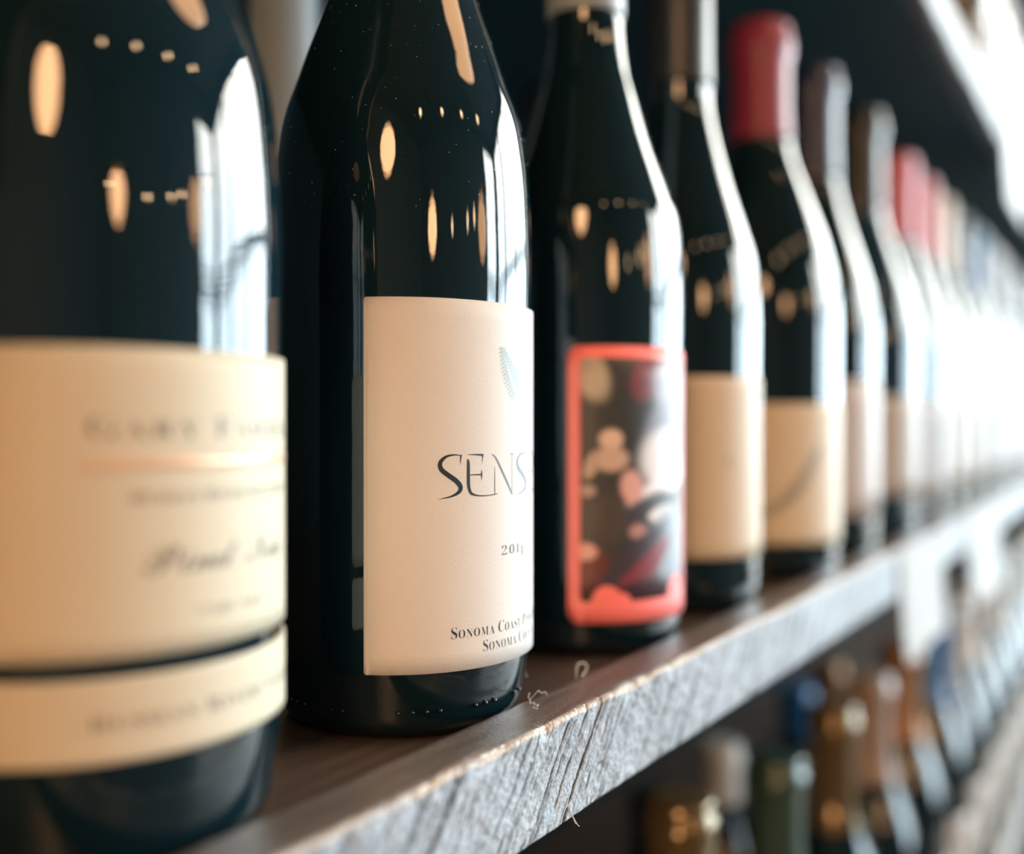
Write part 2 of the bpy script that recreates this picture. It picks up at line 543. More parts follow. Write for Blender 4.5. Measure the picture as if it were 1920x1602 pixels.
def lip_mesh(fine, seed):
    """front board of a shelf: a cross-section outline swept along x and displaced by saw marks, chips and grain"""
    if fine:
        xs = np.concatenate([np.linspace(SX0, 0.06, 90, endpoint=False), np.arange(0.06, 0.13, 0.0006), np.arange(0.13, 0.335, 0.00030), np.arange(0.335, 0.42, 0.0006),
                             np.arange(0.42, 1.0, 0.0016), np.linspace(1.0, SX1, 220)])
        nf = 84
    else:
        xs = np.concatenate([np.linspace(SX0, 0.3, 40, endpoint=False), np.linspace(0.3, SX1, 700)])
        nf = 16
    H = LIP_UP + LIP_DN
    W = LIP_Y1 - LIP_Y0
    rad = 0.0012
    nt_ = 14 if fine else 5
    # outline (y, z, region): up the face, round the arris, back along the top, down the back, forward along the bottom
    prof = []
    for t in np.linspace(0, 1, nf): prof.append((0, 0.0006 + (H - 0.0006 - rad) * t, 0))
    for t in np.linspace(0, 1, 7)[1:-1]: prof.append((rad * (1 - math.cos(t * math.pi / 2)), H - rad + rad * math.sin(t * math.pi / 2), 1))
    for t in np.linspace(0, 1, nt_): prof.append((rad + (W - rad - 0.0006) * t, H, 2))
    prof += [(W, H - 0.0008, 2), (W, 0.0, 3), (0.0006, 0.0, 3)]
    P = np.array(prof); n = len(P)
    Xg, Yg = np.meshgrid(xs, P[:, 0], indexing='ij')
    Zg = np.meshgrid(xs, P[:, 1], indexing='ij')[1]
    Rg = np.meshgrid(xs, P[:, 2], indexing='ij')[1]
    X0 = Xg.copy(); Z0 = Zg.copy(); Y0 = Yg.copy()
    face = Rg <= 1
    # saw marks leaning with the cut: constant along c
    wob = (fbm(X0 * 60, Z0 * 60, 3, seed) - 0.5)
    c = X0 - 0.88 * Z0 + wob * 0.0035
    marks = np.zeros_like(c)
    rng = random.Random(seed)
    cc = SX0 - 0.05
    lst = []
    while cc < SX1 + 0.05:
        cc += rng.uniform(0.0035, 0.0125)
        lst.append((cc, rng.uniform(0.0002, 0.0005), rng.uniform(0.15, 0.8), rng.random()))
    if fine:
        cc = 0.09
        while cc < 0.40:
            cc += rng.uniform(0.0018, 0.0060)
            lst.append((cc, rng.uniform(0.00016, 0.0003), rng.uniform(0.2, 0.8), rng.random()))
        lst += [(0.2190, 0.0006, 2.2, 0.0), (0.2105, 0.00035, 1.2, 0.3), (0.2270, 0.00035, 1.1, 0.4), (0.2020, 0.0004, 1.0, 0.7), (0.2340, 0.0003, 1.0, 0.9), (0.1870, 0.0004, 0.9, 0.2)]
    for (c0, w0, amp, q) in lst:
        i0, i1 = np.searchsorted(xs, (c0 - 0.01, c0 + 0.04))
        if i1 <= i0: continue
        sl = slice(i0, i1)
        mod = np.clip((vnoise(X0[sl] * 130 + q * 50, Z0[sl] * 260, seed + 5) - (0.05 if amp > 2 else 0.30)) * 3, 0, 1)
        marks[sl] = np.maximum(marks[sl], amp * mod * np.exp(-((c[sl] - c0) / w0) ** 2))
    rough = fbm(X0 * 420, Z0 * 420, 3, seed + 9) - 0.5
    pit = np.clip(vnoise(X0 * 900, Z0 * 700, seed + 21) - 0.80, 0, 1) * 5 * np.clip(vnoise(X0 * 60, Z0 * 90, seed + 22) * 2 - 0.7, 0, 1)
    dy = marks * 0.0008 + pit * 0.00025 + rough * 0.0007 + (fbm(X0 * 14, Z0 * 25, 2, seed + 2) - 0.5) * 0.0008
    Yg = Yg + np.where(face, dy, 0)
    # chipped top arris
    chip = np.clip(fbm(X0 * 75, X0 * 0 + 3.3, 3, seed + 31) - 0.48, 0, 1) * 0.0055
    top = np.clip((Z0 - (H - 0.004)) / 0.004, 0, 1) * np.clip(1 - (Y0 - 0.0) / 0.0035, 0, 1)
    Zg = Zg - top * chip * (Rg <= 2)
    Yg = Yg + top * chip * 0.45
    low = np.clip(1 - Z0 / 0.0015, 0, 1)
    Zg = Zg + low * np.clip(fbm(X0 * 50, X0 * 0 + 9.1, 3, seed + 41) - 0.5, 0, 1) * 0.004 * face
    Zg = Zg + np.where(Rg == 2, (fbm(X0 * 60, Y0 * 400, 3, seed + 51) - 0.5) * 0.0005, 0)
    V = np.stack([Xg, Yg, Zg], -1).reshape(-1, 3)
    F = []
    m_ = len(xs)
    ii, jj = np.meshgrid(np.arange(m_ - 1), np.arange(n), indexing='ij')
    j2 = (jj + 1) % n
    Q = np.stack([ii * n + jj, (ii + 1) * n + jj, (ii + 1) * n + j2, ii * n + j2], -1).reshape(-1, 4)
    # colours
    face_c = np.array([0.295, 0.338, 0.392]); dark = np.array([0.022, 0.028, 0.034]); bare = np.array([0.50, 0.43, 0.37]); brown = np.array([0.108, 0.090, 0.080])
    blot = np.clip(fbm(X0 * 40, Z0 * 55, 4, seed + 61), 0, 1)
    k = (0.66 + 0.62 * blot)[..., None]
    C = face_c * k
    dirt = np.clip(marks * 1.5 + pit * 1.1 + np.clip(fbm(c * 330, Z0 * 60, 3, seed + 71) - 0.56, 0, 1) * 3.0, 0, 1)[..., None]
    C = C * (1 - dirt) + dark * dirt
    tcol = brown * (0.75 + 0.6 * fbm(X0 * 30, Y0 * 300, 4, seed + 81))[..., None]
    C = np.where((Rg >= 2)[..., None], tcol, C)
    # bare wood where the arris is worn
    edge = np.clip(1 - np.abs((H - Z0) - 0.0004) / 0.0008, 0, 1) * (Rg <= 1) + (Rg == 2) * np.clip(1 - (Y0 - rad) / (0.0002 + 0.0018 * np.clip(fbm(X0 * 55, X0 * 0 + 1.7, 3, seed + 91) * 2 - 0.75, 0, 1)), 0, 1)
    edge = np.clip(edge * (0.3 + 1.6 * fbm(X0 * 120, Z0 * 200 + Y0 * 200, 3, seed + 95)), 0, 1)[..., None]
    C = C * (1 - edge) + bare * edge
    A = np.where(Rg <= 1, 1.0, 0.0)
    C4 = np.concatenate([np.clip(C, 0, 1), A[..., None]], -1).reshape(-1, 4)
    me = bpy.data.meshes.new('front_board')
    me.vertices.add(len(V)); me.vertices.foreach_set('co', V.astype(np.float32).ravel())
    capA = list(range(n))[::-1]; capB = [(m_ - 1) * n + j for j in range(n)]
    nq = len(Q)
    loops = np.concatenate([Q.ravel(), np.array(capA), np.array(capB)])
    me.loops.add(len(loops)); me.loops.foreach_set('vertex_index', loops.astype(np.int32))
    starts = np.concatenate([np.arange(nq) * 4, [nq * 4, nq * 4 + n]])
    me.polygons.add(nq + 2)
    me.polygons.foreach_set('loop_start', starts.astype(np.int32))
    me.update(calc_edges=True); me.validate()
    me.shade_smooth()
    ca = me.color_attributes.new('wood', 'FLOAT_COLOR', 'POINT')
    ca.data.foreach_set('color', C4.astype(np.float32).ravel())
    return me

def shelf(z, label, fine, seed, plank='plank'):
    r = tag(empty('shelf', (0, LIP_Y0, z)), label, 'shelf', 'shelves of the wine wall')
    link('front_board', lip_mesh(fine, seed), M['lip'], r, (0, 0, -LIP_DN))
    box('plank', (SX0, LIP_Y1 - LIP_Y0, -0.022), (SX1, RY1 - LIP_Y0 - 0.002, 0), M[plank], r)
    return r
LOW_Z = EYE - 0.4526
UP_Z = EYE + 0.2848 + LIP_DN
shelf(SHELF_Z, 'dark wooden shelf with rough grey front board under the labelled wine bottles', True, 3)
shelf(LOW_Z, 'lowest shelf in view, carrying the bottles below the grey board', False, 11)
tag(box('shade_sheet_1', (SX0, RY1 - 0.0018, LOW_Z + 0.001), (SX1, RY1, SHELF_Z - 0.023), M['shade_panel']), kind='structure')   # dark sheet added to keep the window-lit wall behind the lower bottles in shade
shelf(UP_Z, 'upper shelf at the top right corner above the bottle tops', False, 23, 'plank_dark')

# ------------------------------------------------------------------ bottles
def body_profile(R, sh, H, rn, rb=None, heel=0.012):
    """sh: list of (r, h) of the shoulder, bottom to top"""
    rb = rb or R * 0.985
    low = [(0.0, 0.012), (rb * 0.35, 0.010), (rb * 0.66, 0.002), (rb * 0.80, 0.0), (rb * 0.90, 0.0008), (rb * 0.975, 0.0036), (rb, heel * 0.8), (R * 0.995, heel * 1.9), (R, heel * 3), (R, 0.075), (R, 0.105)]
    hs = sh[-1][1]
    up = [(rn * 1.02, hs + 0.012), (rn, hs + 0.022), (rn, H - 0.020), (rn, H - 0.0175), (rn + 0.0016, H - 0.0165), (rn + 0.0018, H - 0.012), (rn + 0.0016, H - 0.0085), (rn + 0.0002, H - 0.0075), (rn, H - 0.003), (rn - 0.001, H - 0.0008), (0, H - 0.0008)]
    pr = smooth_profile(low + list(sh) + up[:3], 4)
    return [tuple(p) for p in pr] + up[3:]

def radius_at(prof, z):
    P = [p for p in prof if p[0] > 0.002]
    for a, b in zip(P[6:], P[7:]):
        if a[1] <= z <= b[1]:
            t = (z - a[1]) / (b[1] - a[1] + 1e-9)
            return a[0] + (b[0] - a[0]) * t
    return P[-1][0]

def capsule_mesh(prof, H, zb):
    e = 0.00045
    pts = [(radius_at(prof, zb) + 0.0001, zb)]
    for z in np.linspace(zb, H - 0.021, 16): pts.append((radius_at(prof, z) + e, z))
    rn = radius_at(prof, H - 0.021)
    pts += [(rn + 0.0021, H - 0.0165), (rn + 0.0022, H - 0.0085), (rn + 0.0007, H - 0.0070), (rn + 0.0006, H - 0.0022), (rn + 0.0001, H - 0.0007), (rn - 0.0009, H), (rn - 0.004, H + 0.0001), (0, H + 0.0001)]
    return lathe('capsule', pts, 48)

PROF_CACHE = {}
def bottle(x, y, z, R, H, sh, rn, zb, cap, label, glass='glass', name='wine_bottle', rb=None, group=None, n=72, key=None):
    o = tag(empty(name, (x, y, z)), label, 'bottle', group)
    if key and key in PROF_CACHE:
        g, c, prof = PROF_CACHE[key]
    else:
        prof = body_profile(R, sh, H, rn, rb)
        g, c = lathe('glass_body', prof, n), capsule_mesh(prof, H, zb)
        if key: PROF_CACHE[key] = (g, c, prof)
    gm, cm = g.copy() if g.materials else g, c.copy() if c.materials else c
    gm.materials.clear(); cm.materials.clear()
    link('glass_body', gm, M[glass], o)
    link('capsule', cm, M[cap], o)
    o['profile_radius'] = R
    return o, prof

SH_A = [(0.0366, 0.1256), (0.0360, 0.1453), (0.0347, 0.158), (0.0330, 0.1666), (0.0299, 0.1755), (0.0268, 0.1845), (0.0208, 0.2017), (0.0166, 0.219), (0.0148, 0.236)]
ROW = 'bottles standing in the front row of the middle shelf'

# 1 -- nearest bottle, cream double label
b1, p1 = bottle(0.1248, 0.18, SHELF_Z, 0.0362, 0.300,
                [(0.0362, 0.124), (0.0350, 0.1416), (0.0334, 0.152), (0.0304, 0.161), (0.0270, 0.1680), (0.0210, 0.182), (0.0167, 0.199), (0.0148, 0.216)],
                0.0145, 0.235, 'cap_black', 'nearest dark wine bottle, its blurred cream label cut by a dark gap', rb=0.0348, n=128)
Zr = lambda ze: EYE + ze - SHELF_Z          # height above the shelf from height relative to the eye
BA1 = 235.3
RL1 = 0.0368
A1c = BA1 + 40
lab = link('front_label', patch('front_label', RL1, A1c - 92, A1c + 71, Zr(-0.0402), Zr(0.0133), 0.0022, 0.0006, 110), M['paper_warm'], b1)
low = link('lower_label', patch('lower_label', RL1, A1c - 92, A1c + 71, Zr(-0.0578), Zr(-0.0434), 0.0016, 0.0006, 110), M['paper_warm'], b1)
RT = RL1 + 0.00006
V, F = small_caps('GARY FARRELL', 0.0040, 0.80, 0.012, track=0.09)
print_on('lettering', V, F, RT, A1c - 1, Zr(-0.0025), M['ink_soft'], lab, 0.054)
link('gold_rule', patch('gold_rule', RT, A1c - 44, A1c + 44, Zr(-0.0078), Zr(-0.0060), 0, 0.0001, 60, 2), M['gold'], lab)
V, F = small_caps('RUSSIAN RIVER SELECTION', 0.0022, 0.82, 0.010)
print_on('lettering', V, F, RT, A1c - 1, Zr(-0.0138), M['ink_soft'], lab, 0.040)
V, F = small_caps('Pinot Noir', 0.0056, 1, 0.0, font=SCRIPT, track=-0.02)
print_on('lettering', V, F, RT, A1c - 1, Zr(-0.0262), M['ink_soft'], lab, 0.036)
V, F = small_caps('750 ML', 0.0016, 1, 0.012)
print_on('lettering', V, F, RT, A1c, Zr(-0.0345), M['ink_soft'], lab, 0.018)
V, F = small_caps('RUSSIAN RIVER VALLEY', 0.0028, 0.85, 0.012)
print_on('lettering', V, F, RT, A1c - 0.5, Zr(-0.0522), M['ink_soft'], low, 0.054)

# 2 -- the sharp bottle
b2, p2 = bottle(0.2228, 0.18, SHELF_Z, 0.0364, 0.300, SH_A, 0.0146, 0.238, 'cap_black',
                'sharply focused dark wine bottle with white textured label and thin lettering', rb=0.0347, n=160)
BA2 = 218.9
RL2 = 0.0369
A2c = 270.0
lab = link('front_label', patch('front_label', RL2, BA2 - 15.6, A2c + 69, Zr(-0.0627), Zr(0.0317), 0.0007, 0.0005, 120, 20), M['paper_white'], b2)
RT = RL2 + 0.00005
S_ = [[(.60, .97, .012), (.44, 1.0, .032), (.22, .965, .06), (.07, .83, .10), (.09, .67, .115), (.26, .53, .118), (.46, .39, .122), (.57, .25, .118), (.53, .13, .09), (.37, .045, .05), (.18, .0, .028), (.0, -.03, .004)],
      [(.59, 1.0, .045), (.575, .90, .03), (.565, .76, .004)]]
E_ = [[(.03, .90, .02), (.05, .80, .075), (.05, .50, .085), (.06, .26, .085), (.12, .10, .07), (.28, .035, .04), (.52, .015, .028), (.80, .03, .026), (.93, .045, .02)],
      [(.05, 1.0, .012), (.26, .998, .035), (.47, .985, .06)], [(.465, 1.0, .05), (.45, .90, .028), (.44, .77, .004)],
      [(.08, .52, .022), (.26, .525, .03), (.42, .52, .04)], [(.425, .64, .004), (.425, .53, .05), (.42, .38, .004)]]
N_ = [[(.0, .70, .012), (.0, .35, .026), (.0, .03, .03)], [(-.10, 1.0, .012), (.04, .90, .045), (.34, .47, .06), (.63, .06, .05), (.66, -.02, .02)],
      [(.67, 1.0, .022), (.67, .5, .018), (.665, -.02, .018)], [(.58, .985, .012), (.67, .995, .022), (.77, .985, .012)]]
word, Fw, off, cx = [], [], 0, 0.0
for st, adv in ((S_, 0.73), (E_, 0.84), (N_, 0.86), (S_, 0.80), (E_, 0.66), (S_, 0.62)):
    V, F = strokes(st, 1.0, cx)
    word.append(V); Fw += [tuple(i + off for i in f) for f in F]; off += len(V); cx += adv
V = np.concatenate(word)
capH = 0.01085
V *= capH
V[:, 0] -= capH * 0.0
s_start = BA2 + 13.2
print_on('lettering', V, Fw, RT, s_start, Zr(-0.0187), M['ink'], lab)
A2t = BA2 + 54.5
V, F = small_caps('20I', 0.0025, 1, 0.014, track=0.14)
print_on('lettering', V, F, RT, A2t - 4.3, Zr(-0.0345), M['ink'], lab, 0.0084)
V, F = small_caps('4', 0.0027, 1, 0.014)
print_on('lettering', V, F, RT, A2t + 4.6, Zr(-0.0354), M['ink'], lab, 0.0024)
V, F = small_caps('SONOMA COAST PINOT NOIR', 0.0031, 0.74, 0.013, track=0.08, gap=0.28)
print_on('lettering', V, F, RT, A2t, Zr(-0.0545), M['ink'], lab, 0.0460)
V, F = small_caps('SONOMA COUNTY', 0.0031, 0.74, 0.013, track=0.08, gap=0.28)
print_on('lettering', V, F, RT, A2t + 0.5, Zr(-0.0587), M['ink'], lab, 0.0278)
# leaf emblem: a drooping frond with many narrow leaflets
LV, LF, off = [], [], 0
def leaflet(px, py, ang, ln, wd):
    global off
    d = np.array([math.cos(ang), math.sin(ang)]); nn = np.array([-d[1], d[0]])
    p = np.array([px, py])
    pts = [p, p + d * ln * .35 + nn * wd, p + d * ln * .75 + nn * wd * .8, p + d * ln, p + d * ln * .75 - nn * wd * .7, p + d * ln * .35 - nn * wd]
    LV.extend(pts); LF.append(tuple(range(off, off + 6))); off += 6
V, F = strokes([[(-.0048, .0135, .0002), (-.0030, .0085, .0003), (-.0005, .0035, .0003), (.0026, -.0012, .0002)]])
LV.extend(V); LF += [tuple(i for i in f) for f in F]; off = len(LV)
for k in range(15):
    t = k / 14
    px = -.0046 + .0052 * t + .0012 * t * t; py = .0132 - .0120 * t
    ln = .0009 + .0036 * math.sin(math.pi * min(t * 0.62 + .06, 1))
    leaflet(px, py, math.radians(205 + 12 * t), ln * .8, .00036)
    leaflet(px, py, math.radians(-18 + 38 * t), ln * 1.1, .00040)
print_on('leaf_emblem', np.array(LV), LF, RT, A2t - 3.5, Zr(0.0068), M['ink_leaf'], lab)
link('back_label', patch('back_label', RL2 - 0.0002, 46, 118, Zr(-0.053), Zr(-0.0045), 0.0035, 0.0005, 40), M['paper_pink'], b2)
# beads moulded round the heel of the glass
bm = bmesh.new()
for q in range(4):
    for rel in (-2.5, 3.6, 9.5, 15.3, 32, 37.5, 43, 58.5, 64):
        a = math.radians(BA2 + rel + 90 * q)
        mt = bmesh.ops.create_icosphere(bm, subdivisions=2, radius=0.00055)
        bmesh.ops.translate(bm, verts=mt['verts'], vec=(0.0349 * math.cos(a), 0.0349 * math.sin(a), 0.0078))
me = bpy.data.meshes.new('heel_beads'); bm.to_mesh(me); bm.free(); me.shade_smooth()
tag(link('heel_beads', me, M['glass'], b2), kind='stuff')
# dust on the shoulder
bm = bmesh.new()
rnd = random.Random(5)
for k in range(150):
    h = rnd.uniform(0.135, 0.215); a = math.radians(BA2 + rnd.uniform(-60, 100))
    r_ = radius_at(p2, h)
    mt = bmesh.ops.create_icosphere(bm, subdivisions=1, radius=rnd.choice((.00006, .00009, .00012, .00016)))
    bmesh.ops.translate(bm, verts=mt['verts'], vec=(r_ * math.cos(a), r_ * math.sin(a), h))
me = bpy.data.meshes.new('dust_specks'); bm.to_mesh(me); bm.free()
tag(link('dust_specks', me, M['dust'], b2), kind='stuff')

# 3 -- coral-framed picture label
b3, p3 = bottle(0.3311, 0.18, SHELF_Z, 0.0360, 0.300,
                [(0.0362, 0.130), (0.0348, 0.154), (0.0318, 0.164), (0.0240, 0.185), (0.0187, 0.203), (0.0160, 0.213)],
                0.0142, 0.232, 'cap_slate', 'dark wine bottle with a coral-red framed picture label', n=112)
RL3 = 0.0365
A3a, A3b = 208.5 - 9.5, 208.5 + 80
lab = link('front_label', patch('front_label', RL3, A3a, A3b, Zr(-0.0683), Zr(0.0268), 0.0042, 0.0005, 90, 18), M['coral'], b3)
mg = 0.0044 / RL3 / D2R
link('printed_picture', patch('printed_picture', RL3 + 0.00008, A3a + mg, A3b - mg, Zr(-0.0608), Zr(0.0226), 0.0014, 0.0001, 70, 12), M['painting'], lab)
# the frame's scalloped lower edge
for (f0, wdt, hgt) in ((0.19, 0.011, 0.0055), (0.30, 0.007, 0.0028), (0.86, 0.013, 0.0070)):
    aa = A3a + mg + (A3b - A3a - 2 * mg) * f0
    xs_ = np.linspace(-wdt / 2, wdt / 2, 15)
    hs_ = hgt * np.sqrt(np.maximum(1 - (2 * xs_ / wdt) ** 2, 0))
    pts = [(x, 0) for x in xs_] + [(x, h + 1e-5) for x, h in zip(xs_, hs_)]
    print_on('scallop', np.array(pts), [(q, q + 1, q + 16, q + 15) for q in range(14)], RL3 + 0.00016, aa, Zr(-0.0608), M['coral'], lab)
link('back_label', patch('back_label', RL3 - 0.0002, 72, 134, Zr(-0.055), Zr(0.002), 0.003, 0.0004, 30), M['paper_grey'], b3)

# 4 -- ivory label
b4, p4 = bottle(0.4191, 0.18, SHELF_Z, 0.0356, 0.300,
                [(0.0356, 0.131), (0.0337, 0.152), (0.0300, 0.166), (0.0234, 0.186), (0.0173, 0.2086), (0.0148, 0.222)],
                0.0142, 0.231, 'cap_black', 'dark wine bottle with plain ivory label, just right of the coral-framed one', n=96)
lab = link('front_label', patch('front_label', 0.0361, 203 - 25, 203 + 118, Zr(-0.0566), Zr(0.0198), 0.0008, 0.0005, 80), M['paper_tan'], b4)
V, F = strokes([[(-.0012, -.0016, .0002), (.0, .0016, .0007), (.0012, -.0014, .0002)], [(-.001, -.0002, .0003), (0, -.0004, .0005), (.001, -.0002, .0003)]])
print_on('crest', V, F, 0.03616, 203 + 35, Zr(-0.0165), M['ink_soft'], lab)

# 5 -- big bottle with the red capsule
b5, p5 = bottle(0.5313, 0.18, SHELF_Z, 0.0412, 0.2970,
                [(0.0412, 0.1416), (0.0386, 0.1606), (0.0338, 0.1804), (0.0250, 0.2044), (0.0184, 0.222), (0.0162, 0.233)],
                0.0150, 0.2335, 'cap_red', 'wide wine bottle with a wine-red capsule and cream label with grey sweep', n=96)
lab = link('front_label', patch('front_label', 0.0416, 198.7 - 30, 198.7 + 105, Zr(-0.0614), Zr(0.0102), 0.0008, 0.0005, 80), M['paper_cream'], b5)
V, F = strokes([[(-.030, -.022, .003), (-.016, -.0185, .0045), (-.004, -.009, .006), (.006, .004, .006), (.011, .012, .004), (.013, .017, .001)]])
print_on('grey_sweep', V, F, 0.04166, 198.7 + 28, Zr(-0.026), mat('grey_sweep_ink', (0.25, 0.24, 0.20), 0.5), lab)

SH_G = [(0.0400, 0.140), (0.0372, 0.160), (0.0322, 0.179), (0.0240, 0.204), (0.0178, 0.224), (0.0158, 0.236)]
def generic(x, y, z, label, cap, paper='paper_plain', R=0.040, H=0.3075, zb=0.238, glass='glass', lz=(0.027, 0.103), span=(-40, 108), ac=None, group=None, n=56):
    sc = R / 0.040
    hs = H / 0.3075
    sh = [(r * (sc if r > 0.02 else 1), h * hs) for r, h in SH_G]
    o, pr = bottle(x, y, z, R, H, sh, 0.0150, zb * hs, cap, label, glass, n=n, group=group, key=(round(R, 4), round(H, 4), round(zb, 4), n))
    ba = math.degrees(math.atan2(-y, -x)) % 360 if ac is None else ac
    if paper:
        link('front_label', patch('front_label', R + 0.0004, ba + span[0], ba + span[1], lz[0], lz[1], 0.001, 0.0004, 40, 6), M[paper], o)
    return o

generic(0.6310, 0.18, SHELF_Z, 'wine bottle with a navy capsule and white label, next after the red-capped bottle', 'cap_navy', 'paper_pink', 0.0388, 0.3030, lz=(0.0256, 0.1065))
generic(0.7541, 0.18, SHELF_Z, 'black-capped wine bottle just before the first pink-capped bottle', 'cap_black', 'paper_plain', 0.0405, 0.3085, lz=(0.030, 0.100), glass='glass_blue', span=(12, 110))
generic(0.8737, 0.18, SHELF_Z, 'first of the two pink-capped wine bottles, next to the black-capped one', 'cap_pink', 'paper_grey', 0.0380, 0.3020, lz=(0.022, 0.098))
generic(0.9636, 0.18, SHELF_Z, 'second of the two pink-capped wine bottles, farther along the shelf', 'cap_pink', 'paper_plain', 0.0380, 0.3020, lz=(0.028, 0.104))
generic(1.0569, 0.18, SHELF_Z, 'silver-white capped wine bottle right behind the second pink-capped one', 'cap_white', 'paper_plain', 0.0380, 0.3020)
generic(1.1650, 0.18, SHELF_Z, 'slate-grey capped wine bottle behind the silver-white capped one, far along the row', 'cap_slate', 'paper_plain', 0.0385, 0.3070, glass='glass_blue')
generic(1.2688, 0.18, SHELF_Z, 'blue-capped wine bottle far along the middle shelf', 'cap_blue', 'paper_grey', 0.0385, 0.3070, glass='glass_blue')
ORD = ['first', 'second', 'third', 'fourth', 'fifth', 'sixth', 'seventh', 'eighth', 'ninth', 'tenth']
CAPW = dict(cap_slate='slate-grey', cap_white='silver-white', cap_navy='navy', cap_black='black')
FAR = [('cap_slate', 'paper_plain'), ('cap_white', 'paper_plain'), ('cap_navy', 'paper_grey'), ('cap_white', 'paper_plain'), ('cap_slate', 'paper_pink'), ('cap_navy', 'paper_plain')]
for k in range(7):
    c_, pp = FAR[k % 6]
    generic(1.372 + 0.103 * k, 0.18 + 0.003 * math.sin(k * 2.1), SHELF_Z, 'blurred %s capped bottle on the middle shelf, %s after the blue-capped one' % (CAPW[c_], ORD[k]), c_, pp, 0.0385, 0.3050 + 0.003 * math.sin(k * 1.7), group='far blurred bottles of the middle shelf', n=40)

# rear row of the middle shelf
REAR = [(0.3230, 'cap_slate', 'dark bottle in the rear row, neck seen between the two nearest bottles'),
        (0.43, 'cap_black', 'black-capped bottle hidden in the rear row behind the coral-framed one'),
        (0.555, 'cap_black', 'black-capped bottle hidden in the rear row behind the ivory-labelled one'),
        (0.6809, 'cap_slate', 'dark bottle in the rear row, grey neck seen behind the coral-framed bottle')]
for x_, c_, l_ in REAR:
    generic(x_, 0.33, SHELF_Z, l_, c_, 'paper_grey', 0.0385, 0.300, zb=0.20, ac=226)

# lower shelf, front row: tops only
LOWF = [(0.3050, 0.275, 'cap_black', 'black-capped bottle on the lowest shelf, mostly behind the grey board'),
        (0.4209, 0.2840, 'cap_gold', 'gold-capped bottle on the lowest shelf, nearest top under the grey board'),
        (0.5579, 0.2640, 'cap_green', 'grey-green capped bottle on the lowest shelf, right of the nearest gold top'),
        (0.6784, 0.2640, 'cap_gold', 'gold-capped bottle on the lowest shelf, right of the grey-green capped one'),
        (0.7837, 0.2630, 'cap_tan', 'tan-capped bottle on the lowest shelf, between the gold and the copper tops'),
        (0.8947, 0.2660, 'cap_brown', 'copper-brown capped bottle on the lowest shelf, under the larger white card'),
        (1.0150, 0.2700, 'cap_blue', 'blue-capped bottle on the lowest shelf, right of the copper-brown top')]
for x_, H_, c_, l_ in LOWF:
    generic(x_, 0.18, LOW_Z, l_, c_, 'paper_plain', 0.0385, H_, zb=0.215, glass='glass_green' if c_ == 'cap_green' else 'glass', lz=(0.02, 0.09))
LF_ = ['cap_slate', 'cap_white', 'cap_black', 'cap_white', 'cap_slate']
for k in range(9):
    generic(1.125 + 0.105 * k, 0.18, LOW_Z, 'blurred %s capped bottle on the lowest shelf, %s past the blue top' % (CAPW[LF_[k % 5]], ORD[k]), LF_[k % 5], 'paper_plain', 0.0385, 0.266, zb=0.215, group='far blurred bottles of the lowest shelf', lz=(0.02, 0.09), n=40)
for x_, c_, l_ in ((0.60, 'cap_black', 'black-capped bottle in the rear row of the lowest shelf, behind the gold top'),
                   (0.7191, 'cap_white', 'pale-capped bottle in the rear row of the lowest shelf, between gold and grey-green tops'),
                   (0.9140, 'cap_blue', 'blue-capped bottle in the rear row of the lowest shelf, under the grey board'),
                   (1.02, 'cap_brown', 'brown-capped bottle in the rear row of the lowest shelf')):
    generic(x_, 0.275, LOW_Z, l_, c_, 'paper_plain', 0.037, 0.212, zb=0.244, lz=(0.02, 0.08))

# upper shelf, far bottles seen past its front board
for k in range(9):
    generic(1.15 + 0.108 * k, 0.18, UP_Z, 'white-labelled bottle on the upper shelf, %s from the near end' % ORD[k], ['cap_white', 'cap_slate', 'cap_black'][k % 3], 'paper_grey', 0.0385, 0.300, group='bottles on the upper shelf', lz=(0.012, 0.11), n=40)

# ------------------------------------------------------------------ shelf cards
def card(x0, x1, z0, z1, y, label):
    V, F = [], []
    n = 10
    for k, (yy) in enumerate((0.0, 0.0006)):
        for i in range(n + 1):
            for j in (0, 1, 2, 3):
                t = j / 3
                bow = 0.004 * (1 - t) ** 2
                V.append((x0 + (x1 - x0) * i / n, y - bow - yy, z0 + (z1 - z0) * t))
    def id_(k, i, j): return k * (n + 1) * 4 + i * 4 + j
    for i in range(n):
        for j in range(3):
            F.append((id_(1, i, j), id_(1, i + 1, j), id_(1, i + 1, j + 1), id_(1, i, j + 1)))
            F.append((id_(0, i, j), id_(0, i, j + 1), id_(0, i + 1, j + 1), id_(0, i + 1, j)))
        F.append((id_(0, i, 0), id_(0, i + 1, 0), id_(1, i + 1, 0), id_(1, i, 0)))
        F.append((id_(0, i, 3), id_(1, i, 3), id_(1, i + 1, 3), id_(0, i + 1, 3)))
    for j in range(3):
        F.append((id_(0, 0, j), id_(1, 0, j), id_(1, 0, j + 1), id_(0, 0, j + 1)))
        F.append((id_(0, n, j), id_(0, n, j + 1), id_(1, n, j + 1), id_(1, n, j)))
    return tag(link('price_card', mesh('price_card', V, F, False), M['card']), label, 'card')
YC = LIP_Y0 - 0.0010
card(0.618, 0.752, EYE - 0.142, EYE - 0.0775, YC, 'larger white card hanging from the grey board above the blue top')
card(0.885, 1.06, EYE - 0.150, EYE - 0.0775, YC, 'smaller white card hanging farther along the middle shelf')
card(1.12, 1.30, EYE + 0.225, EYE + 0.318, YC, 'white card hanging from the upper shelf at the top right')

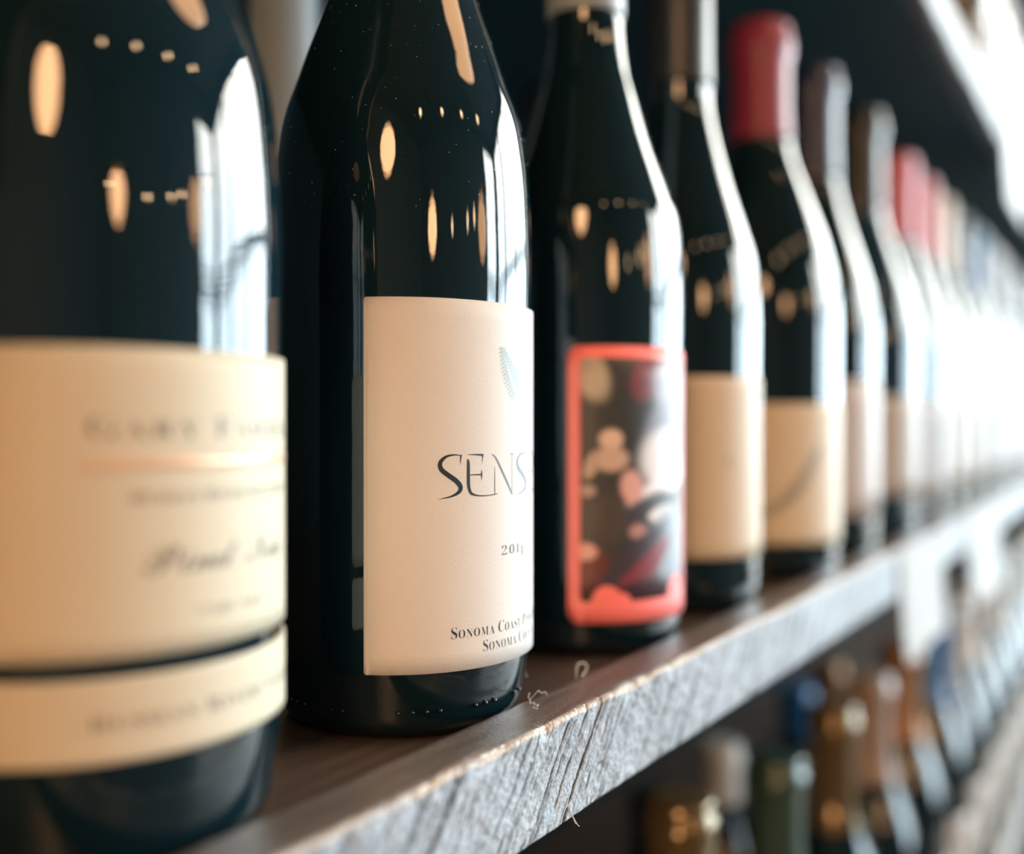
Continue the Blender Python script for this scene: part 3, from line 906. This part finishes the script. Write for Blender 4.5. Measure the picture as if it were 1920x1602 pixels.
# ------------------------------------------------------------------ lint on the board
ZL = SHELF_Z + LIP_UP
def fibre(pts, r, label):
    return tag(tube('lint_fibre', pts, r, M['fibre'], None, 5, 5), label, 'fibre')
fibre([(0.2318, 0.1432, ZL + 0.0012), (0.2306, 0.1428, ZL + 0.0014), (0.2300, 0.1424, ZL + 0.0010), (0.2290, 0.1420, ZL + 0.0011), (0.2284, 0.1412, ZL + 0.0006), (0.2272, 0.1402, ZL + 0.0007),
       (0.2262, 0.1396, ZL + 0.0004), (0.2268, 0.1386, ZL + 0.0006), (0.2256, 0.1380, ZL + 0.0004), (0.2262, 0.1370, ZL + 0.0005), (0.2246, 0.1366, ZL + 0.0004), (0.2240, 0.1374, ZL + 0.0003), (0.2230, 0.1366, ZL + 0.0003), (0.2236, 0.1356, ZL + 0.0002)],
      0.00008, 'curly pale fibre on the board beside the sharply focused bottle')
fibre([(0.2284, 0.1412, ZL + 0.0005), (0.2300, 0.1410, ZL + 0.0012), (0.2306, 0.1404, ZL + 0.0022), (0.2318, 0.1402, ZL + 0.0024), (0.2326, 0.1398, ZL + 0.0016), (0.2338, 0.1396, ZL + 0.0018), (0.2344, 0.1392, ZL + 0.0008)],
      0.00007, 'short pale fibre crossing the curly one on the board')
fibre([(0.2557, 0.1420, ZL + 0.0003), (0.2566, 0.1424, ZL + 0.0022), (0.2582, 0.1428, ZL + 0.0038), (0.2604, 0.1424, ZL + 0.0040), (0.2618, 0.1416, ZL + 0.0028), (0.2600, 0.1412, ZL + 0.0016), (0.2572, 0.1410, ZL + 0.0008)],
      0.00012, 'looped blurred fibre on the board left of the coral-framed bottle')
zb = SHELF_Z - LIP_DN
fibre([(0.2262, 0.1270, zb + 0.0008), (0.2266, 0.1262, zb - 0.0010), (0.2276, 0.1258, zb - 0.0026), (0.2286, 0.1260, zb - 0.0032)],
      0.00008, 'fine pale hair hanging under the grey board')
fibre([(0.2262, 0.1272, zb + 0.0008), (0.2263, 0.1264, zb - 0.0008), (0.2267, 0.1260, zb - 0.0020)],
      0.00007, 'second, shorter pale hair under the grey board beside the longer hair')

# ------------------------------------------------------------------ lamps of the room (behind the camera, mirrored in the glass), then an added fill
def uvsphere(name, r, m, parent, loc=(0, 0, 0), n=32):
    pr = [(r * math.sin(t), -r * math.cos(t)) for t in np.linspace(0, math.pi, n // 2 + 1)]
    pr[0] = (0, -r); pr[-1] = (0, r)
    return link(name, lathe(name, pr, n), m, parent, loc)
def pendant(x, y, z, r, label, glow='lamp'):
    o = tag(empty('pendant_lamp', (x, y, z)), label, 'lamp')
    uvsphere('globe', r, M[glow], o)
    tube('cord', [(0, 0, r + 0.04), (0, 0, (RZ - z) * 0.5), (0, 0, RZ - z - 0.03)], 0.004, M['cord'], o)
    link('fitting', lathe('fitting', [(0, r - 0.01), (0.05, r - 0.008), (0.045, r + 0.03), (0.02, r + 0.05), (0, r + 0.05)], 24), M['brass'], o)
    link('ceiling_rose', lathe('ceiling_rose', [(0, RZ - z - 0.035), (0.04, RZ - z - 0.03), (0.06, RZ - z), (0, RZ - z)], 24), M['brass'], o)
pendant(-1.78, -0.75, 2.38, 0.25, 'large amber globe pendant far behind the camera')
pendant(-0.64, -1.51, 1.76, 0.12, 'amber globe pendant in the room, left one of the farther pair')
pendant(0.87, -1.61, 1.76, 0.13, 'amber globe pendant in the room, right one of the farther pair', 'lamp_dim')
pendant(0.53, -0.22, 2.08, 0.15, 'amber globe pendant hanging just in front of the upper shelf', 'lamp_dim')
def string_lights(loc, label, xs, slope, sag, r):
    sl = tag(empty('string_lights', loc), label, 'lights')
    a, b_ = xs[0] - 0.5, xs[-1] + 0.5
    top = RZ - loc[2]
    f = lambda x: sag * (x - (a + b_) / 2) ** 2 - 0.12
    tube('cable', [(a - 0.4, slope * (a - 0.4), top), (a, slope * a, f(a))] + [(x, slope * x, f(x)) for x in xs] + [(b_, slope * b_, f(b_)), (b_ + 0.4, slope * (b_ + 0.4), top)], 0.004, M['cord'], sl)
    for x in xs:
        sb = link('socket', lathe('socket', [(0, r * 0.8), (r * 0.5, r * 0.85), (r * 0.5, r * 1.6), (0, r * 1.6)], 12), M['cord'], sl, (x, slope * x, f(x) - r * 1.6))
        uvsphere('bulb', r, M['bulb'], sb, (0, 0, 0), 16)
string_lights((0, -1.6, 2.75), 'string of small warm bulbs high under the ceiling', (-0.9, -0.2, 0.45, 1.15), -0.21, 0.10, 0.042)
string_lights((0.2, -3.3, 2.35), 'lower string of small warm bulbs deeper in the room', (-2.1, -1.75, -0.55, 0.35, 0.75, 1.9), 0.12, 0.07, 0.05)

# added warm fill for the labels' left side, built as a floor lamp
fl = tag(empty('fill_lamp', (-1.72, -0.58, 0)), 'added fill light built as a floor lamp with an amber drum shade, behind the camera', 'lamp')
link('base', lathe('base', [(0, 0), (0.15, 0), (0.15, 0.018), (0.03, 0.03), (0, 0.03)], 32), M['steel'], fl)
link('pole', lathe('pole', [(0, 0.028), (0.011, 0.028), (0.011, 1.22), (0, 1.22)], 16), M['steel'], fl)
link('fill_lamp_shade', lathe('fill_lamp_shade', [(0.22, 0.93), (0.20, 1.29), (0.197, 1.29), (0.217, 0.93), (0.22, 0.93)], 40), mat('fill_glow_drum_shade', (0.7, 0.5, 0.3), 0.7, emit=((1.0, 0.56, 0.28), 38.0)), fl)
tube('shade_spider', [(-0.198, 0, 1.215), (0, 0, 1.215), (0.198, 0, 1.215)], 0.004, M['steel'], fl)
